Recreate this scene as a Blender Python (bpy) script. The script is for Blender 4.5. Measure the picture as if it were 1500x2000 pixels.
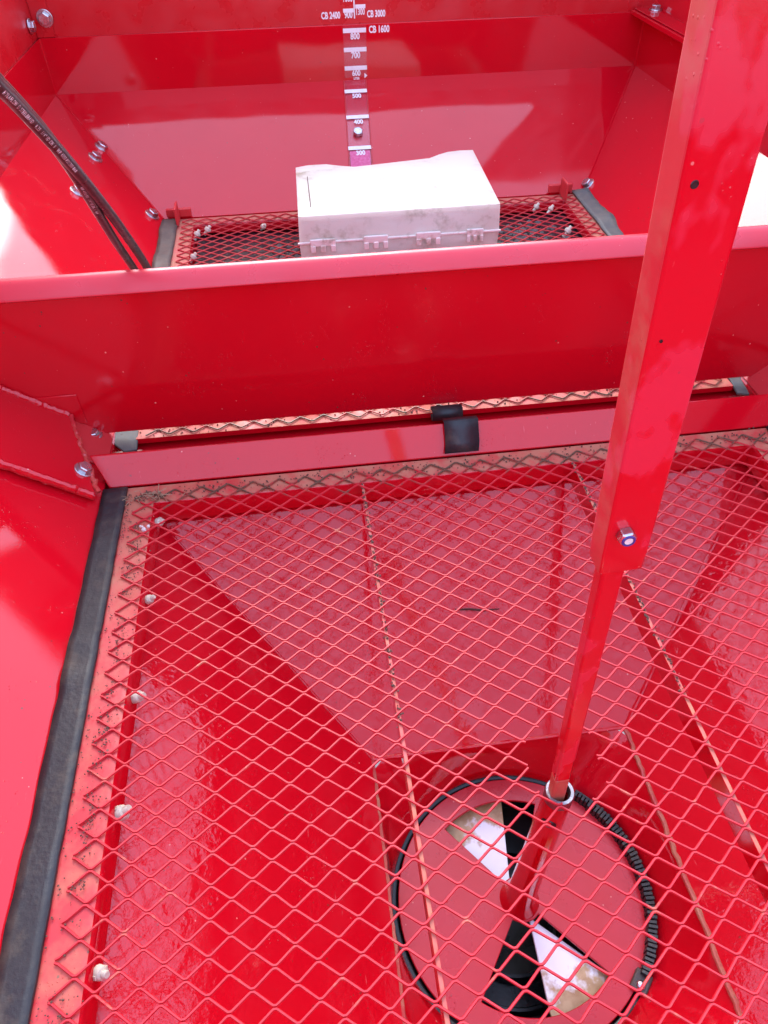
import bpy, bmesh, math, random
from mathutils import Vector, Matrix, noise
random.seed(7)
PI = math.pi
R = math.radians
for o in list(bpy.data.objects): bpy.data.objects.remove(o)
SC = bpy.context.scene
COL = SC.collection
U = 0.042                      # one mesh pitch in metres; everything below is written in pitches

# ---------------------------------------------------------------- camera
cam = bpy.data.cameras.new('camera'); camo = bpy.data.objects.new('camera', cam); COL.objects.link(camo)
cam.sensor_fit = 'HORIZONTAL'; cam.sensor_width = 27.0; cam.lens = 27.0 * 1390.1 / 1500.0
cam.clip_start = 0.02; cam.clip_end = 500
def cam_matrix(p, y, r, c):
    cp, sp, cy, sy, cr, sr = math.cos(p), math.sin(p), math.cos(y), math.sin(y), math.cos(r), math.sin(r)
    f = Vector((sy*cp, cy*cp, -sp)); x = Vector((cy, -sy, 0)); u = x.cross(f)
    x2 = x*cr + u*sr; u2 = -x*sr + u*cr
    m = Matrix((x2, u2, -f)).transposed().to_4x4(); m.translation = Vector(c)*U
    return m
camo.matrix_world = cam_matrix(R(45.0319), R(6.5732), R(-1.0611), (6.68405, -7.88879, 18.74365))
SC.camera = camo

# ---------------------------------------------------------------- sky, sun, exposure
SUN_EL = 40
w = bpy.data.worlds.new('World'); SC.world = w; w.use_nodes = True
nt = w.node_tree; nt.nodes.clear()
sky = nt.nodes.new('ShaderNodeTexSky'); sky.sky_type = 'NISHITA'; sky.sun_disc = False
sky.sun_elevation = R(SUN_EL); sky.sun_rotation = 0.0; sky.dust_density = 2.0; sky.air_density = 1.0
bg = nt.nodes.new('ShaderNodeBackground'); bg.inputs['Strength'].default_value = 0.15
wo = nt.nodes.new('ShaderNodeOutputWorld')
veil = nt.nodes.new('ShaderNodeMix'); veil.data_type = 'RGBA'; veil.inputs[0].default_value = .55   # thin even cloud veil
veil.inputs[7].default_value = (2.7, 3.2, 5.0, 1)
nt.links.new(sky.outputs[0], veil.inputs[6]); nt.links.new(veil.outputs[2], bg.inputs[0]); nt.links.new(bg.outputs[0], wo.inputs[0])
sl = bpy.data.lights.new('sun', 'SUN'); sl.energy = 0.7; sl.angle = R(40); sl.color = (1.0, 0.95, 0.88)
so = bpy.data.objects.new('sun', sl); COL.objects.link(so); so.rotation_euler = (-R(90 - SUN_EL), 0, 0)
so.location = (0, 0, 4)
vs = SC.view_settings; vs.view_transform = 'Standard'; vs.look = 'None'; vs.exposure = 2.25; vs.gamma = 1
SC.cycles.max_bounces = 10; SC.cycles.glossy_bounces = 6; SC.cycles.transparent_max_bounces = 12

# ---------------------------------------------------------------- materials
def newmat(name):
    m = bpy.data.materials.new(name); m.use_nodes = True
    n = m.node_tree; n.nodes.clear()
    out = n.nodes.new('ShaderNodeOutputMaterial'); b = n.nodes.new('ShaderNodeBsdfPrincipled')
    n.links.new(b.outputs[0], out.inputs[0])
    return m, n, b, out
class NB:
    def __init__(s, n): s.n = n; s.tc = n.nodes.new('ShaderNodeTexCoord').outputs['Object']
    def noise(s, scale, detail=3, rough=0.55, vec=None):
        t = s.n.nodes.new('ShaderNodeTexNoise'); t.inputs['Scale'].default_value = scale
        t.inputs['Detail'].default_value = detail; t.inputs['Roughness'].default_value = rough
        s.n.links.new(vec or s.tc, t.inputs['Vector']); return t.outputs['Fac']
    def voro(s, scale, feature='F1', vec=None):
        t = s.n.nodes.new('ShaderNodeTexVoronoi'); t.feature = feature; t.inputs['Scale'].default_value = scale
        s.n.links.new(vec or s.tc, t.inputs['Vector']); return t
    def ramp(s, f, a, b, lo=0.0, hi=1.0):
        t = s.n.nodes.new('ShaderNodeMapRange'); t.clamp = True
        t.inputs[1].default_value = a; t.inputs[2].default_value = b
        t.inputs[3].default_value = lo; t.inputs[4].default_value = hi
        s.n.links.new(f, t.inputs[0]); return t.outputs[0]
    def math(s, op, a, b=None):
        t = s.n.nodes.new('ShaderNodeMath'); t.operation = op
        for i, v in enumerate((a, b)):
            if v is None: continue
            if isinstance(v, (int, float)): t.inputs[i].default_value = v
            else: s.n.links.new(v, t.inputs[i])
        return t.outputs[0]
    def mix(s, fac, a, b):
        t = s.n.nodes.new('ShaderNodeMix'); t.data_type = 'RGBA'
        for k, v in ((0, fac), (6, a), (7, b)):
            if isinstance(v, tuple): t.inputs[k].default_value = v + (1,) if len(v) == 3 else v
            elif isinstance(v, (int, float)): t.inputs[k].default_value = v
            else: s.n.links.new(v, t.inputs[k])
        return t.outputs[2]
    def bump(s, h, dist, strength=1.0, nrm=None):
        t = s.n.nodes.new('ShaderNodeBump'); t.inputs['Distance'].default_value = dist
        t.inputs['Strength'].default_value = strength
        s.n.links.new(h, t.inputs['Height'])
        if nrm: s.n.links.new(nrm, t.inputs['Normal'])
        return t.outputs[0]
    def stretch(s, sx, sy, sz):
        t = s.n.nodes.new('ShaderNodeMapping'); t.inputs['Scale'].default_value = (sx, sy, sz)
        s.n.links.new(s.tc, t.inputs[0]); return t.outputs[0]

RED = (0.58, 0.0030, 0.012)
def paint(name, rough=0.04, peel=0.18, warp=0.0006, specks=1.0, dust=0.0, wet=0.0, base=RED, film=0.0, drops=0.7, ygrad=None):
    m, n, b, out = newmat(name); k = NB(n)
    c = base
    # slight tone drift of the paint film
    col = k.mix(k.ramp(k.noise(6, 4), .3, .7), base, tuple(min(1, x*f) for x, f in zip(base, (0.93, 1.0, 1.0))))
    # dried specks: small brown dots gated by a broad mask
    v = k.voro(75); gate = k.ramp(k.noise(9, 2), .42, .52)
    size = k.ramp(k.noise(160, 1), .4, .7, .02, .15)
    dot = k.math('MULTIPLY', k.math('LESS_THAN', v.outputs['Distance'], size), gate)
    dot = k.math('MULTIPLY', dot, k.math('LESS_THAN', k.noise(31, 2), .47))
    dot = k.math('MULTIPLY', dot, 0.75*specks)
    col = k.mix(dot, col, (0.12, 0.045, 0.03))
    v2 = k.voro(48); dot2 = k.math('MULTIPLY', k.math('LESS_THAN', v2.outputs['Distance'], k.ramp(k.noise(90, 1), .4, .7, .0, .085)), k.ramp(k.noise(14, 2), .44, .5))
    dot2 = k.math('MULTIPLY', dot2, min(1, 0.75*specks))
    col = k.mix(dot2, col, (0.75, 0.35, 0.28))
    # faint rub marks
    sc = k.noise(30, 3, .6, k.stretch(9, 1, 3)); sm = k.math('MULTIPLY', k.ramp(sc, .69, .73), k.ramp(k.noise(5, 2), .52, .62))
    col = k.mix(k.math('MULTIPLY', sm, 0.35*specks), col, (0.75, 0.22, 0.22))
    ro = k.ramp(k.noise(13, 4), .35, .75, rough*0.7, rough*1.7)
    if film > 0:
        fm = k.math('MULTIPLY', k.ramp(k.noise(24, 3, .5, k.stretch(1, 1, .7)), .52, .57), film)
        col = k.mix(k.math('MULTIPLY', fm, .5), col, (0.66, 0.035, 0.08))  # pink sky sheen of the wet, dusty film put into the colour
        ro = k.math('ADD', ro, k.math('MULTIPLY', fm, .28))
    if dust > 0:
        nz, amt = k.noise(22, 6, .68), min(1, dust)
        if ygrad:
            g = n.nodes.new('ShaderNodeSeparateXYZ'); n.links.new(k.tc, g.inputs[0])
            gr = k.ramp(g.outputs['Y'], ygrad[0]*U, ygrad[1]*U, 0, .12); nz = k.math('ADD', nz, gr); amt = k.math('ADD', amt, k.math('MULTIPLY', gr, 2.0))
        d = k.math('MULTIPLY', k.ramp(nz, .5 - .2*dust, .75 - .2*dust), amt)
        col = k.mix(d, col, (0.42, 0.25, 0.13))
        ro = k.math('ADD', ro, k.math('MULTIPLY', d, .45))
    n.links.new(col, b.inputs['Base Color']); n.links.new(ro, b.inputs['Roughness'])
    nr = k.bump(k.noise(4, 1), warp*4, 1.0)
    nr = k.bump(k.noise(420, 2), 0.00015, peel, nr)
    if wet > 0:
        wv = k.ramp(k.noise(16, 4, .6), .46, .58); fine = k.noise(55, 2, .5)
        nr = k.bump(k.math('MULTIPLY', wv, fine), 0.0004*wet, 1.0, nr)
    drop = k.voro(230); dm = k.math('MULTIPLY', k.ramp(drop.outputs['Distance'], .20, .04), k.ramp(k.noise(22, 2), .57, .66))
    nr = k.bump(dm, 0.0009, drops, nr)
    n.links.new(nr, b.inputs['Normal'])
    b.inputs['IOR'].default_value = 1.55
    return m

M = {}
M['paint'] = paint('red gloss paint')
M['paint_wet'] = paint('wet red gloss paint', rough=0.05, peel=.3, specks=.8, wet=1.0)
M['paint_panel'] = paint('red divider paint', rough=0.12, specks=1.4, drops=1.0)
M['paint_matt'] = paint('rubbed red paint', rough=0.38, peel=1.0, specks=.8, base=(0.62, 0.03, 0.035))
M['paint_dust'] = paint('dusty red paint', rough=0.36, specks=1.2, dust=.35, base=(0.56, 0.022, 0.03), ygrad=(7, 13.4))
M['paint_tan'] = paint('tan dusted paint', rough=0.5, specks=1.2, dust=.6, base=(0.56, 0.07, 0.065))
M['paint_arm'] = paint('mottled red paint', rough=0.12, specks=.6, wet=0, film=.75, drops=.3)
M['paint_worn'] = paint('worn red paint', rough=0.4, specks=1.0, dust=.6, base=(0.45, 0.02, 0.025))
M['paint_sky_side'] = paint('dusty paint with sky sheen', rough=0.45, specks=1.0, dust=.3, film=.7, base=(0.60, 0.022, 0.03))  # paler dusty paint; sky sheen of the lever's left face coloured in
M['paint_ext'] = paint('satin red paint', rough=0.3, specks=.5, base=(0.55, 0.008, 0.014))

def simple(name, col, rough, metal=0.0, nscale=60, var=.25, bump=0.0006, col2=None, lo=.4, hi=.7):
    m, n, b, out = newmat(name); k = NB(n)
    f = k.ramp(k.noise(nscale, 5, .65), lo, hi)
    n.links.new(k.mix(f, col, col2 or tuple(x*(1-var) for x in col)), b.inputs['Base Color'])
    n.links.new(k.ramp(k.noise(nscale*.5, 3), .3, .7, rough*.8, min(1, rough*1.25)), b.inputs['Roughness'])
    b.inputs['Metallic'].default_value = metal
    n.links.new(k.bump(k.noise(nscale*3, 4), bump, .6), b.inputs['Normal'])
    return m
M['rubber'] = simple('black rubber', (0.016, 0.016, 0.018), .5, nscale=30, col2=(0.065, 0.052, 0.038), lo=.5, hi=.74, bump=.0015)
M['rubber_grey'] = simple('grey weathered rubber', (0.09, 0.105, 0.10), .55, nscale=40, col2=(0.16, 0.15, 0.12))
M['rubber_soil'] = simple('soiled rubber', (0.06, 0.045, 0.04), .6, nscale=40, col2=(0.12, 0.08, 0.06))
M['hose'] = simple('hose rubber', (0.032, 0.037, 0.038), .30, nscale=90, bump=.0002)
M['print'] = simple('white print', (0.85, 0.83, 0.82), .5, nscale=200, var=.1, bump=.0001)
M['hose_print'] = simple('hose print', (0.75, 0.77, 0.77), .6, nscale=200, var=.4, bump=.0001)
M['zinc'] = simple('zinc plated steel', (0.62, 0.62, 0.64), .28, metal=1.0, nscale=120, var=.35)
M['zinc_dull'] = simple('dull zinc steel', (0.30, 0.28, 0.30), .4, metal=1.0, nscale=120, var=.35)
M['nylon_blue'] = simple('blue nylon insert', (0.045, 0.035, 0.22), .45)
M['nylon'] = simple('cream nylon', (0.66, 0.60, 0.47), .5, nscale=150, var=.25)
M['black'] = simple('plain black', (0.008, 0.008, 0.009), .3, nscale=50)
M['void_sheet'] = simple('dark lining', (0.022, 0.020, 0.026), .22, nscale=30, bump=.004)  # dark colour standing in for the shaded depth of the back funnel
M['crumb'] = simple('grey crumbs', (0.16, 0.15, 0.14), .8, nscale=300)
M['dirt'] = simple('dark dirt', (0.13, 0.07, 0.05), .9, nscale=300)
M['straw'] = simple('dry straw', (0.36, 0.24, 0.14), .8, nscale=200)
M['twig'] = simple('twig', (0.07, 0.025, 0.015), .7, nscale=300)
M['white_bit'] = simple('white bit', (0.75, 0.72, 0.66), .6, nscale=300)
M['paper'] = simple('paper', (0.80, 0.77, 0.86), .6, nscale=80, var=.1)
M['yard'] = simple('yard concrete', (0.30, 0.29, 0.27), .85, nscale=3, var=.3, bump=.004)
M['outer'] = simple('outer steel', (0.45, 0.02, 0.02), .4)

def mesh_paint(name, y0, y1):
    m, n, b, out = newmat(name); k = NB(n)
    col = k.mix(k.ramp(k.noise(60, 4), .35, .7), (0.52, 0.014, 0.026), (0.56, 0.028, 0.038))
    g = k.n.nodes.new('ShaderNodeSeparateXYZ'); n.links.new(k.tc, g.inputs[0])
    # dirt settles towards the frame bar next to the divider
    far = k.ramp(g.outputs['Y'], y0*U, y1*U, 0, .36)
    d = k.ramp(k.math('ADD', k.noise(34, 5, .7), far), .68, .84)
    col = k.mix(d, col, (0.13, 0.075, 0.045))
    d2 = k.ramp(k.noise(20, 5, .7), .60, .74, 0, .75)
    col = k.mix(d2, col, (0.55, 0.26, 0.15))
    n.links.new(col, b.inputs['Base Color']); b.inputs['Roughness'].default_value = .42
    n.links.new(k.bump(k.noise(500, 3), .0004, .5), b.inputs['Normal'])
    return m
M['wire'] = mesh_paint('screen wire paint', 11.6, 13.2); M['wire_back'] = mesh_paint('back screen wire paint', -9.6, -10.9)

def plastic(name, alpha, col=(0.80, 0.79, 0.71), stains=True):
    m, n, b, out = newmat(name); k = NB(n)
    c = col
    if stains:
        s = k.math('MULTIPLY', k.ramp(k.noise(26, 5, .7), .50, .70), k.ramp(k.noise(8, 2), .47, .6))
        c = k.mix(s, col, (0.30, 0.25, 0.13))
        n.links.new(c, b.inputs['Base Color'])
    else: b.inputs['Base Color'].default_value = col + (1,)
    b.inputs['Roughness'].default_value = .38
    b.inputs['Subsurface Weight'].default_value = .25; b.inputs['Subsurface Radius'].default_value = (.02, .02, .02)
    n.links.new(k.bump(k.noise(300, 3), .0003, .6), b.inputs['Normal'])
    if alpha < 1:
        tr = n.nodes.new('ShaderNodeBsdfTransparent'); tl = n.nodes.new('ShaderNodeBsdfTranslucent')
        tl.inputs[0].default_value = (.9, .88, .86, 1)
        m1 = n.nodes.new('ShaderNodeMixShader'); m1.inputs[0].default_value = .35
        n.links.new(b.outputs[0], m1.inputs[1]); n.links.new(tl.outputs[0], m1.inputs[2])
        m2 = n.nodes.new('ShaderNodeMixShader'); m2.inputs[0].default_value = alpha
        n.links.new(tr.outputs[0], m2.inputs[1]); n.links.new(m1.outputs[0], m2.inputs[2])
        n.links.new(m2.outputs[0], out.inputs[0])
    return m
M['case'] = plastic('milky plastic', .62)
M['case_lid'] = plastic('milky lid plastic', .66)
M['clip'] = plastic('clip plastic', 1, (0.82, 0.80, 0.72))

def paddle_mat():
    m, n, b, out = newmat('stained white plastic'); k = NB(n)
    g = n.nodes.new('ShaderNodeVectorMath'); g.operation = 'LENGTH'; n.links.new(k.tc, g.inputs[0])
    f = k.ramp(k.math('ADD', g.outputs['Value'], k.ramp(k.noise(40, 4), .3, .7, -.03, .03)), 2.55*U, 3.05*U)
    c = k.mix(f, (0.88, 0.90, 0.92), k.mix(k.ramp(k.noise(45, 4), .4, .65), (0.55, 0.38, 0.20), (0.38, 0.22, 0.09)))
    n.links.new(c, b.inputs['Base Color']); b.inputs['Roughness'].default_value = .4
    return m
M['paddle'] = paddle_mat()

def acrylic():
    m, n, b, out = newmat('clear acrylic'); k = NB(n)
    tr = n.nodes.new('ShaderNodeBsdfTransparent'); tr.inputs[0].default_value = (.99, .95, .965, 1)
    gl = n.nodes.new('ShaderNodeBsdfGlossy'); gl.inputs['Roughness'].default_value = .12
    di = n.nodes.new('ShaderNodeBsdfDiffuse'); di.inputs[0].default_value = (.8, .45, .6, 1)
    m1 = n.nodes.new('ShaderNodeMixShader'); m1.inputs[0].default_value = .035
    n.links.new(tr.outputs[0], m1.inputs[1]); n.links.new(gl.outputs[0], m1.inputs[2])
    m2 = n.nodes.new('ShaderNodeMixShader'); m2.inputs[0].default_value = .03
    n.links.new(m1.outputs[0], m2.inputs[1]); n.links.new(di.outputs[0], m2.inputs[2])
    n.links.new(m2.outputs[0], out.inputs[0])
    return m
M['acrylic'] = acrylic()
M['label'] = simple('pink film residue', (0.62, 0.07, 0.20), .5, nscale=150, col2=(0.72, 0.18, 0.32))

# ---------------------------------------------------------------- geometry helpers
class MB:
    def __init__(s): s.v = []; s.f = []
    def add(s, vs, fs):
        o = len(s.v); s.v += [Vector(p) for p in vs]; s.f += [tuple(i+o for i in f) for f in fs]; return s
    def sheet(s, pts, t, d=None):
        """polygon pts (normal towards the viewer side) thickened by t away from that side"""
        p = [Vector(q) for q in pts]
        if d is None:
            nrm = Vector((0, 0, 0))
            for i in range(len(p)):
                a, b = p[i], p[(i+1) % len(p)]; nrm += a.cross(b)
            d = -nrm.normalized()
        else: d = Vector(d).normalized()
        n = len(p); q = [a + d*t for a in p]
        fs = [tuple(range(n)), tuple(range(2*n-1, n-1, -1))]
        for i in range(n):
            j = (i+1) % n; fs.append((j, i, n+i, n+j))
        return s.add(p+q, fs)
    def box(s, a, b):
        (x0, y0, z0), (x1, y1, z1) = a, b
        return s.add([(x0,y0,z0),(x1,y0,z0),(x1,y1,z0),(x0,y1,z0),(x0,y0,z1),(x1,y0,z1),(x1,y1,z1),(x0,y1,z1)],
                     [(3,2,1,0),(4,5,6,7),(0,1,5,4),(1,2,6,5),(2,3,7,6),(3,0,4,7)])
    def obox(s, c, ex, ey, ez):
        c, ex, ey, ez = map(Vector, (c, ex, ey, ez))
        vs = [c + ex*i + ey*j + ez*k for k in (-1, 1) for j in (-1, 1) for i in (-1, 1)]
        return s.add(vs, [(2,3,1,0),(4,5,7,6),(0,1,5,4),(1,3,7,5),(3,2,6,7),(2,0,4,6)])
    def tube(s, path, rad, n=12, caps=True, ref=None):
        path = [Vector(p) for p in path]; m = len(path); o = len(s.v)
        r = rad if hasattr(rad, '__len__') else [rad]*m
        t0 = (path[1]-path[0]).normalized()
        up = Vector(ref) if ref else (Vector((0,0,1)) if abs(t0.z) < .9 else Vector((0,1,0)))
        a = t0.cross(up).normalized()
        for i in range(m):
            t = (path[min(i+1, m-1)] - path[max(i-1, 0)]).normalized()
            a = (a - t*a.dot(t)).normalized(); b = t.cross(a)
            for k in range(n):
                th = 2*PI*k/n; s.v.append(path[i] + (a*math.cos(th) + b*math.sin(th))*r[i])
        for i in range(m-1):
            for k in range(n):
                k2 = (k+1) % n
                s.f.append((o+i*n+k, o+i*n+k2, o+(i+1)*n+k2, o+(i+1)*n+k))
        if caps:
            s.f.append(tuple(o+k for k in range(n-1, -1, -1))); s.f.append(tuple(o+(m-1)*n+k for k in range(n)))
        return s
    def lathe(s, c, prof, n=48, axis=(0,0,1), a0=0, a1=2*PI):
        c = Vector(c); ax = Vector(axis).normalized()
        e1 = ax.orthogonal().normalized() if abs(ax.z) < .999 else Vector((1,0,0)); e2 = ax.cross(e1)
        o = len(s.v); m = len(prof); full = abs(a1-a0-2*PI) < 1e-6; nn = n if full else n+1
        for k in range(nn):
            th = a0 + (a1-a0)*k/n
            for r_, z_ in prof: s.v.append(c + (e1*math.cos(th)+e2*math.sin(th))*r_ + ax*z_)
        for k in range(n):
            k2 = (k+1) % nn
            for i in range(m-1): s.f.append((o+k*m+i, o+k2*m+i, o+k2*m+i+1, o+k*m+i+1))
        return s

def setp(o, label=None, cat=None, group=None, kind=None):
    if label: o['label'] = label
    if cat: o['category'] = cat
    if group: o['group'] = group
    if kind: o['kind'] = kind
    return o
ORG = {}
def thing(name, loc, label, cat, group=None):
    o = bpy.data.objects.new(name, None); COL.objects.link(o); o.location = Vector(loc)*U; o.empty_display_size = .05
    ORG[o] = Vector(loc); return setp(o, label, cat, group)
def obj(name, mb, mat, parent=None, smooth=False, bevel=0, seg=2, org=None):
    """one mesh object from an MB in pitch units; org = its own origin (pitch units)"""
    base = ORG[parent] if parent else Vector((0,0,0))
    oo = Vector(org) if org is not None else (base if parent else Vector((0,0,0)))
    me = bpy.data.meshes.new(name)
    me.from_pydata([tuple((v-oo)*U) for v in mb.v], [], mb.f); me.update()
    bm = bmesh.new(); bm.from_mesh(me); bmesh.ops.recalc_face_normals(bm, faces=bm.faces); bm.to_mesh(me); bm.free()
    me.materials.append(mat if not isinstance(mat, str) else M[mat])
    if smooth:
        me.shade_smooth()
        if hasattr(me, 'set_sharp_from_angle'): me.set_sharp_from_angle(angle=R(40))
    o = bpy.data.objects.new(name, me); COL.objects.link(o)
    if parent: o.parent = parent
    o.location = (oo-base)*U; ORG[o] = oo
    if bevel:
        b = o.modifiers.new('bevel', 'BEVEL'); b.width = bevel*U; b.segments = seg; b.limit_method = 'ANGLE'; b.angle_limit = R(35)
        if not smooth: me.shade_smooth(); me.set_sharp_from_angle(angle=R(30)) if hasattr(me, 'set_sharp_from_angle') else None
    return o
def frame_of(nrm):
    n = Vector(nrm).normalized(); return n.to_track_quat('Z', 'Y')
def place(proto, parent, pos, nrm, spin=0.0, scale=1.0, first=False):
    o = proto if first else proto.copy()
    if not first: COL.objects.link(o)
    o.parent = parent; o.location = (Vector(pos) - (ORG[parent] if parent else Vector((0,0,0))))*U
    o.rotation_mode = 'QUATERNION'; o.rotation_quaternion = frame_of(nrm) @ Matrix.Rotation(spin, 3, 'Z').to_quaternion()
    o.scale = (scale,)*3; return o
def text_mb(s, size, origin, ex, ey, off=0.0, align='LEFT', bold=.012, mapf=None, squash=1.0, track=1.0):
    cu = bpy.data.curves.new('lettering', 'FONT'); cu.body = s; cu.size = 1.0; cu.align_x = align; cu.offset = bold; cu.resolution_u = 3; cu.space_character = track
    to = bpy.data.objects.new('lettering', cu); COL.objects.link(to)
    bpy.context.view_layer.update()
    me = to.evaluated_get(bpy.context.evaluated_depsgraph_get()).to_mesh()
    vs = [v.co.copy() for v in me.vertices]; fs = [tuple(p.vertices) for p in me.polygons]
    to.evaluated_get(bpy.context.evaluated_depsgraph_get()).to_mesh_clear()
    bpy.data.objects.remove(to); bpy.data.curves.remove(cu)
    mb = MB()
    if mapf: mb.add([mapf(v.x*size*squash, v.y*size) for v in vs], fs)
    else:
        ex, ey = Vector(ex).normalized(), Vector(ey).normalized(); n = ex.cross(ey); o = Vector(origin)
        mb.add([o + ex*v.x*size*squash + ey*v.y*size + n*off for v in vs], fs)
    return mb

def bolt_mb(r=.28, h=.2, washer=True, stud=0.0):
    mb = MB(); o = 0
    if washer: mb.lathe((0,0,0), [(0, .05), (r*1.28, .05), (r*1.34, .03), (r*1.34, -.02), (0, -.02)], 24); o = .05
    hexa = [(r*math.cos(PI/3*k), r*math.sin(PI/3*k)) for k in range(6)]
    top = [(x*.86, y*.86) for x, y in hexa]
    mb.add([(x, y, o) for x, y in hexa] + [(x, y, o+h*.85) for x, y in hexa] + [(x, y, o+h) for x, y in top],
           [(k, (k+1) % 6, 6+(k+1) % 6, 6+k) for k in range(6)] + [(6+k, 6+(k+1) % 6, 12+(k+1) % 6, 12+k) for k in range(6)] + [tuple(range(12, 18))])
    if stud: mb.lathe((0,0,o+h), [(r*.5, -.02), (r*.5, stud), (r*.42, stud+.03), (0, stud+.03)], 16)
    return mb

# ---------------------------------------------------------------- yard far below the machine
g = MB(); g.add([(-9000, -9000, -26), (9000, -9000, -26), (9000, 9000, -26), (-9000, 9000, -26)], [(0,1,2,3)])
setp(obj('ground', g, 'yard'), kind='structure')

# ---------------------------------------------------------------- hopper shell (welded sheet steel)
X0, X1 = -1.75, 25.9           # throat opening at screen level
XL, XR = -8.46, 31.8           # side walls
YF0, YF1 = -14.2, 38.9
YB, YA = 48.0, -23.3           # end walls
FZ, WZ, EZ, SZL, SZR = 5.04, 8.25, 12.5, 14.5, 14.0  # fold, top of hopper wall, top of extension
H = thing('spreader_hopper', (12, 15, 0), 'red painted steel spreader hopper with sloped sides, divider wall and funnel outlet', 'hopper')
T = .12
def part(name, mb, mat='paint', **kw): return obj(name, mb, mat, kw.pop('parent', H), **kw)
part('slope_panel', MB().sheet([(X0-.0,YF1,0),(X1+.0,YF1,0),(XR+.02,YB+.06,FZ+.033),(XL-.02,YB+.06,FZ+.033)], T, (0,.6,-.8)))
part('slope_panel', MB().sheet([(X0,YF0,0),(X0,YF1,0),(XL,YB,FZ),(XL,YA,FZ)], T, (-.6,0,-.8)))
part('slope_panel', MB().sheet([(X1,YF1,0),(X1,YF0,0),(XR,YA,FZ),(XR,YB,FZ)], T, (.6,0,-.8)))
part('slope_panel', MB().sheet([(X1,YF0,0),(X0,YF0,0),(XL,YA,FZ),(XR,YA,FZ)], T, (0,-.6,-.8)))
part('wall_panel', MB().sheet([(XL-.1,YB,FZ-.06),(XR+.1,YB,FZ-.06),(XR+.1,YB,WZ),(XL-.1,YB,WZ)], T, (0,1,0)), bevel=.03)
part('wall_panel', MB().sheet([(XL,YA,FZ-.06),(XL,YB+.1,FZ-.06),(XL,YB+.1,WZ),(XL,YA,WZ)], T, (-1,0,0)), bevel=.03)
part('wall_panel', MB().sheet([(XR,YB+.1,FZ-.06),(XR,YA,FZ-.06),(XR,YA,WZ),(XR,YB+.1,WZ)], T, (1,0,0)), bevel=.03)
part('wall_panel', MB().sheet([(XR,YA,FZ),(XL,YA,FZ),(XL,YA,WZ),(XR,YA,WZ)], T, (0,-1,0)), bevel=.05)
# extension boards above the hopper wall; unseen heights shaped for the paint reflections
ez0 = WZ + .03
part('extension_panel', MB().sheet([(XL-.4,YB+.16,ez0-.4),(XR+.5,YB+.16,ez0-.4),(XR+.5+33*.205,YB+.16,41),(27.5,YB+.16,41),(27.0,YB+.16,EZ+1),(26.2,YB+.16,EZ),(XL-.4,YB+.16,EZ)], T, (0,1,0)), 'paint_ext', bevel=.04)  # unseen right corner raised to block sky in the reflections
part('extension_panel', MB().sheet([(XL-.11,YA,ez0-.4),(XL-.11,YB+.15,ez0-.4),(XL-.11,YB+.15,27),(XL-.11,10,27),(XL-.11,1,SZL),(XL-.11,YA,SZL)], T, (-1,0,0)), 'paint_ext', bevel=.04)  # unseen rear part raised to cut sky from the funnel reflections
fl = lambda y, z: (XR+.5+(z-ez0)*.205, y, z)          # right board: unseen flare and rise added to darken the sky reflections
part('extension_panel', MB().sheet([fl(YB+.1,ez0), fl(YA,ez0), fl(YA,SZR), fl(33,SZR), fl(36,30), fl(40,33.7), fl(YB+.1,41)], T, (1,0,-.2)), 'paint', bevel=.04)
part('extension_panel', MB().sheet([(XR,YA-.16,ez0-.4),(XL,YA-.16,ez0-.4),(XL,YA-.16,EZ),(XR,YA-.16,EZ)], T, (0,-1,0)), 'paint_ext', bevel=.04)
# folded corner post of the rear left extension
part('corner_post', MB().box((XL-.1, YB-.02, WZ+.02), (XL+1.0, YB+.12, EZ)), 'paint_ext', bevel=.03)
# folded ledge along the right hand wall
part('ledge', MB().box((30.7, YA, 8.12), (XR-.02, YB-.03, 8.42)).box((XR-.9, YA, 8.43), (XR+.45, YB-.04, 8.52)), 'paint', bevel=.06)
def seam(a, b): part('weld_seam', MB().tube([a, b], .075, 8), 'paint', smooth=True)
for a, b in (((X0,YF1,0), (XL,YB,FZ)), ((X1,YF1,0), (XR,YB,FZ)), ((X0,YF0,0), (XL,YA,FZ)), ((X1,YF0,0), (XR,YA,FZ)), ((XL,YB,FZ), (XL,YB,WZ)), ((XR,YB,FZ), (XR,YB,WZ))): seam(a, b)
part('corner_strip', MB().box((XL-.3, YA, WZ-.03), (XL-.05, YB+.2, WZ+.0)).box((XL-.3, YB+.1, WZ-.03), (XR+.6, YB+.4, WZ+.0)), 'paint_ext')
# skirt under the sloped panels and the ledge carrying the screens
def skirt(y0, y1):
    mb = MB()
    mb.sheet([(X0,y0,0),(X0,y1,0),(X0,y1,-1),(X0,y0,-1)], .1, (-1,0,0)).sheet([(X1,y1,0),(X1,y0,0),(X1,y0,-1),(X1,y1,-1)], .1, (1,0,0))
    return mb
part('skirt', skirt(YF0, YF1).sheet([(X0,YF1,0),(X1,YF1,0),(X1,YF1,-1),(X0,YF1,-1)], .1, (0,1,0)).sheet([(X0,YF0,0),(X1,YF0,0),(X1,YF0,-1),(X0,YF0,-1)], .1, (0,-1,0)))
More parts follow.
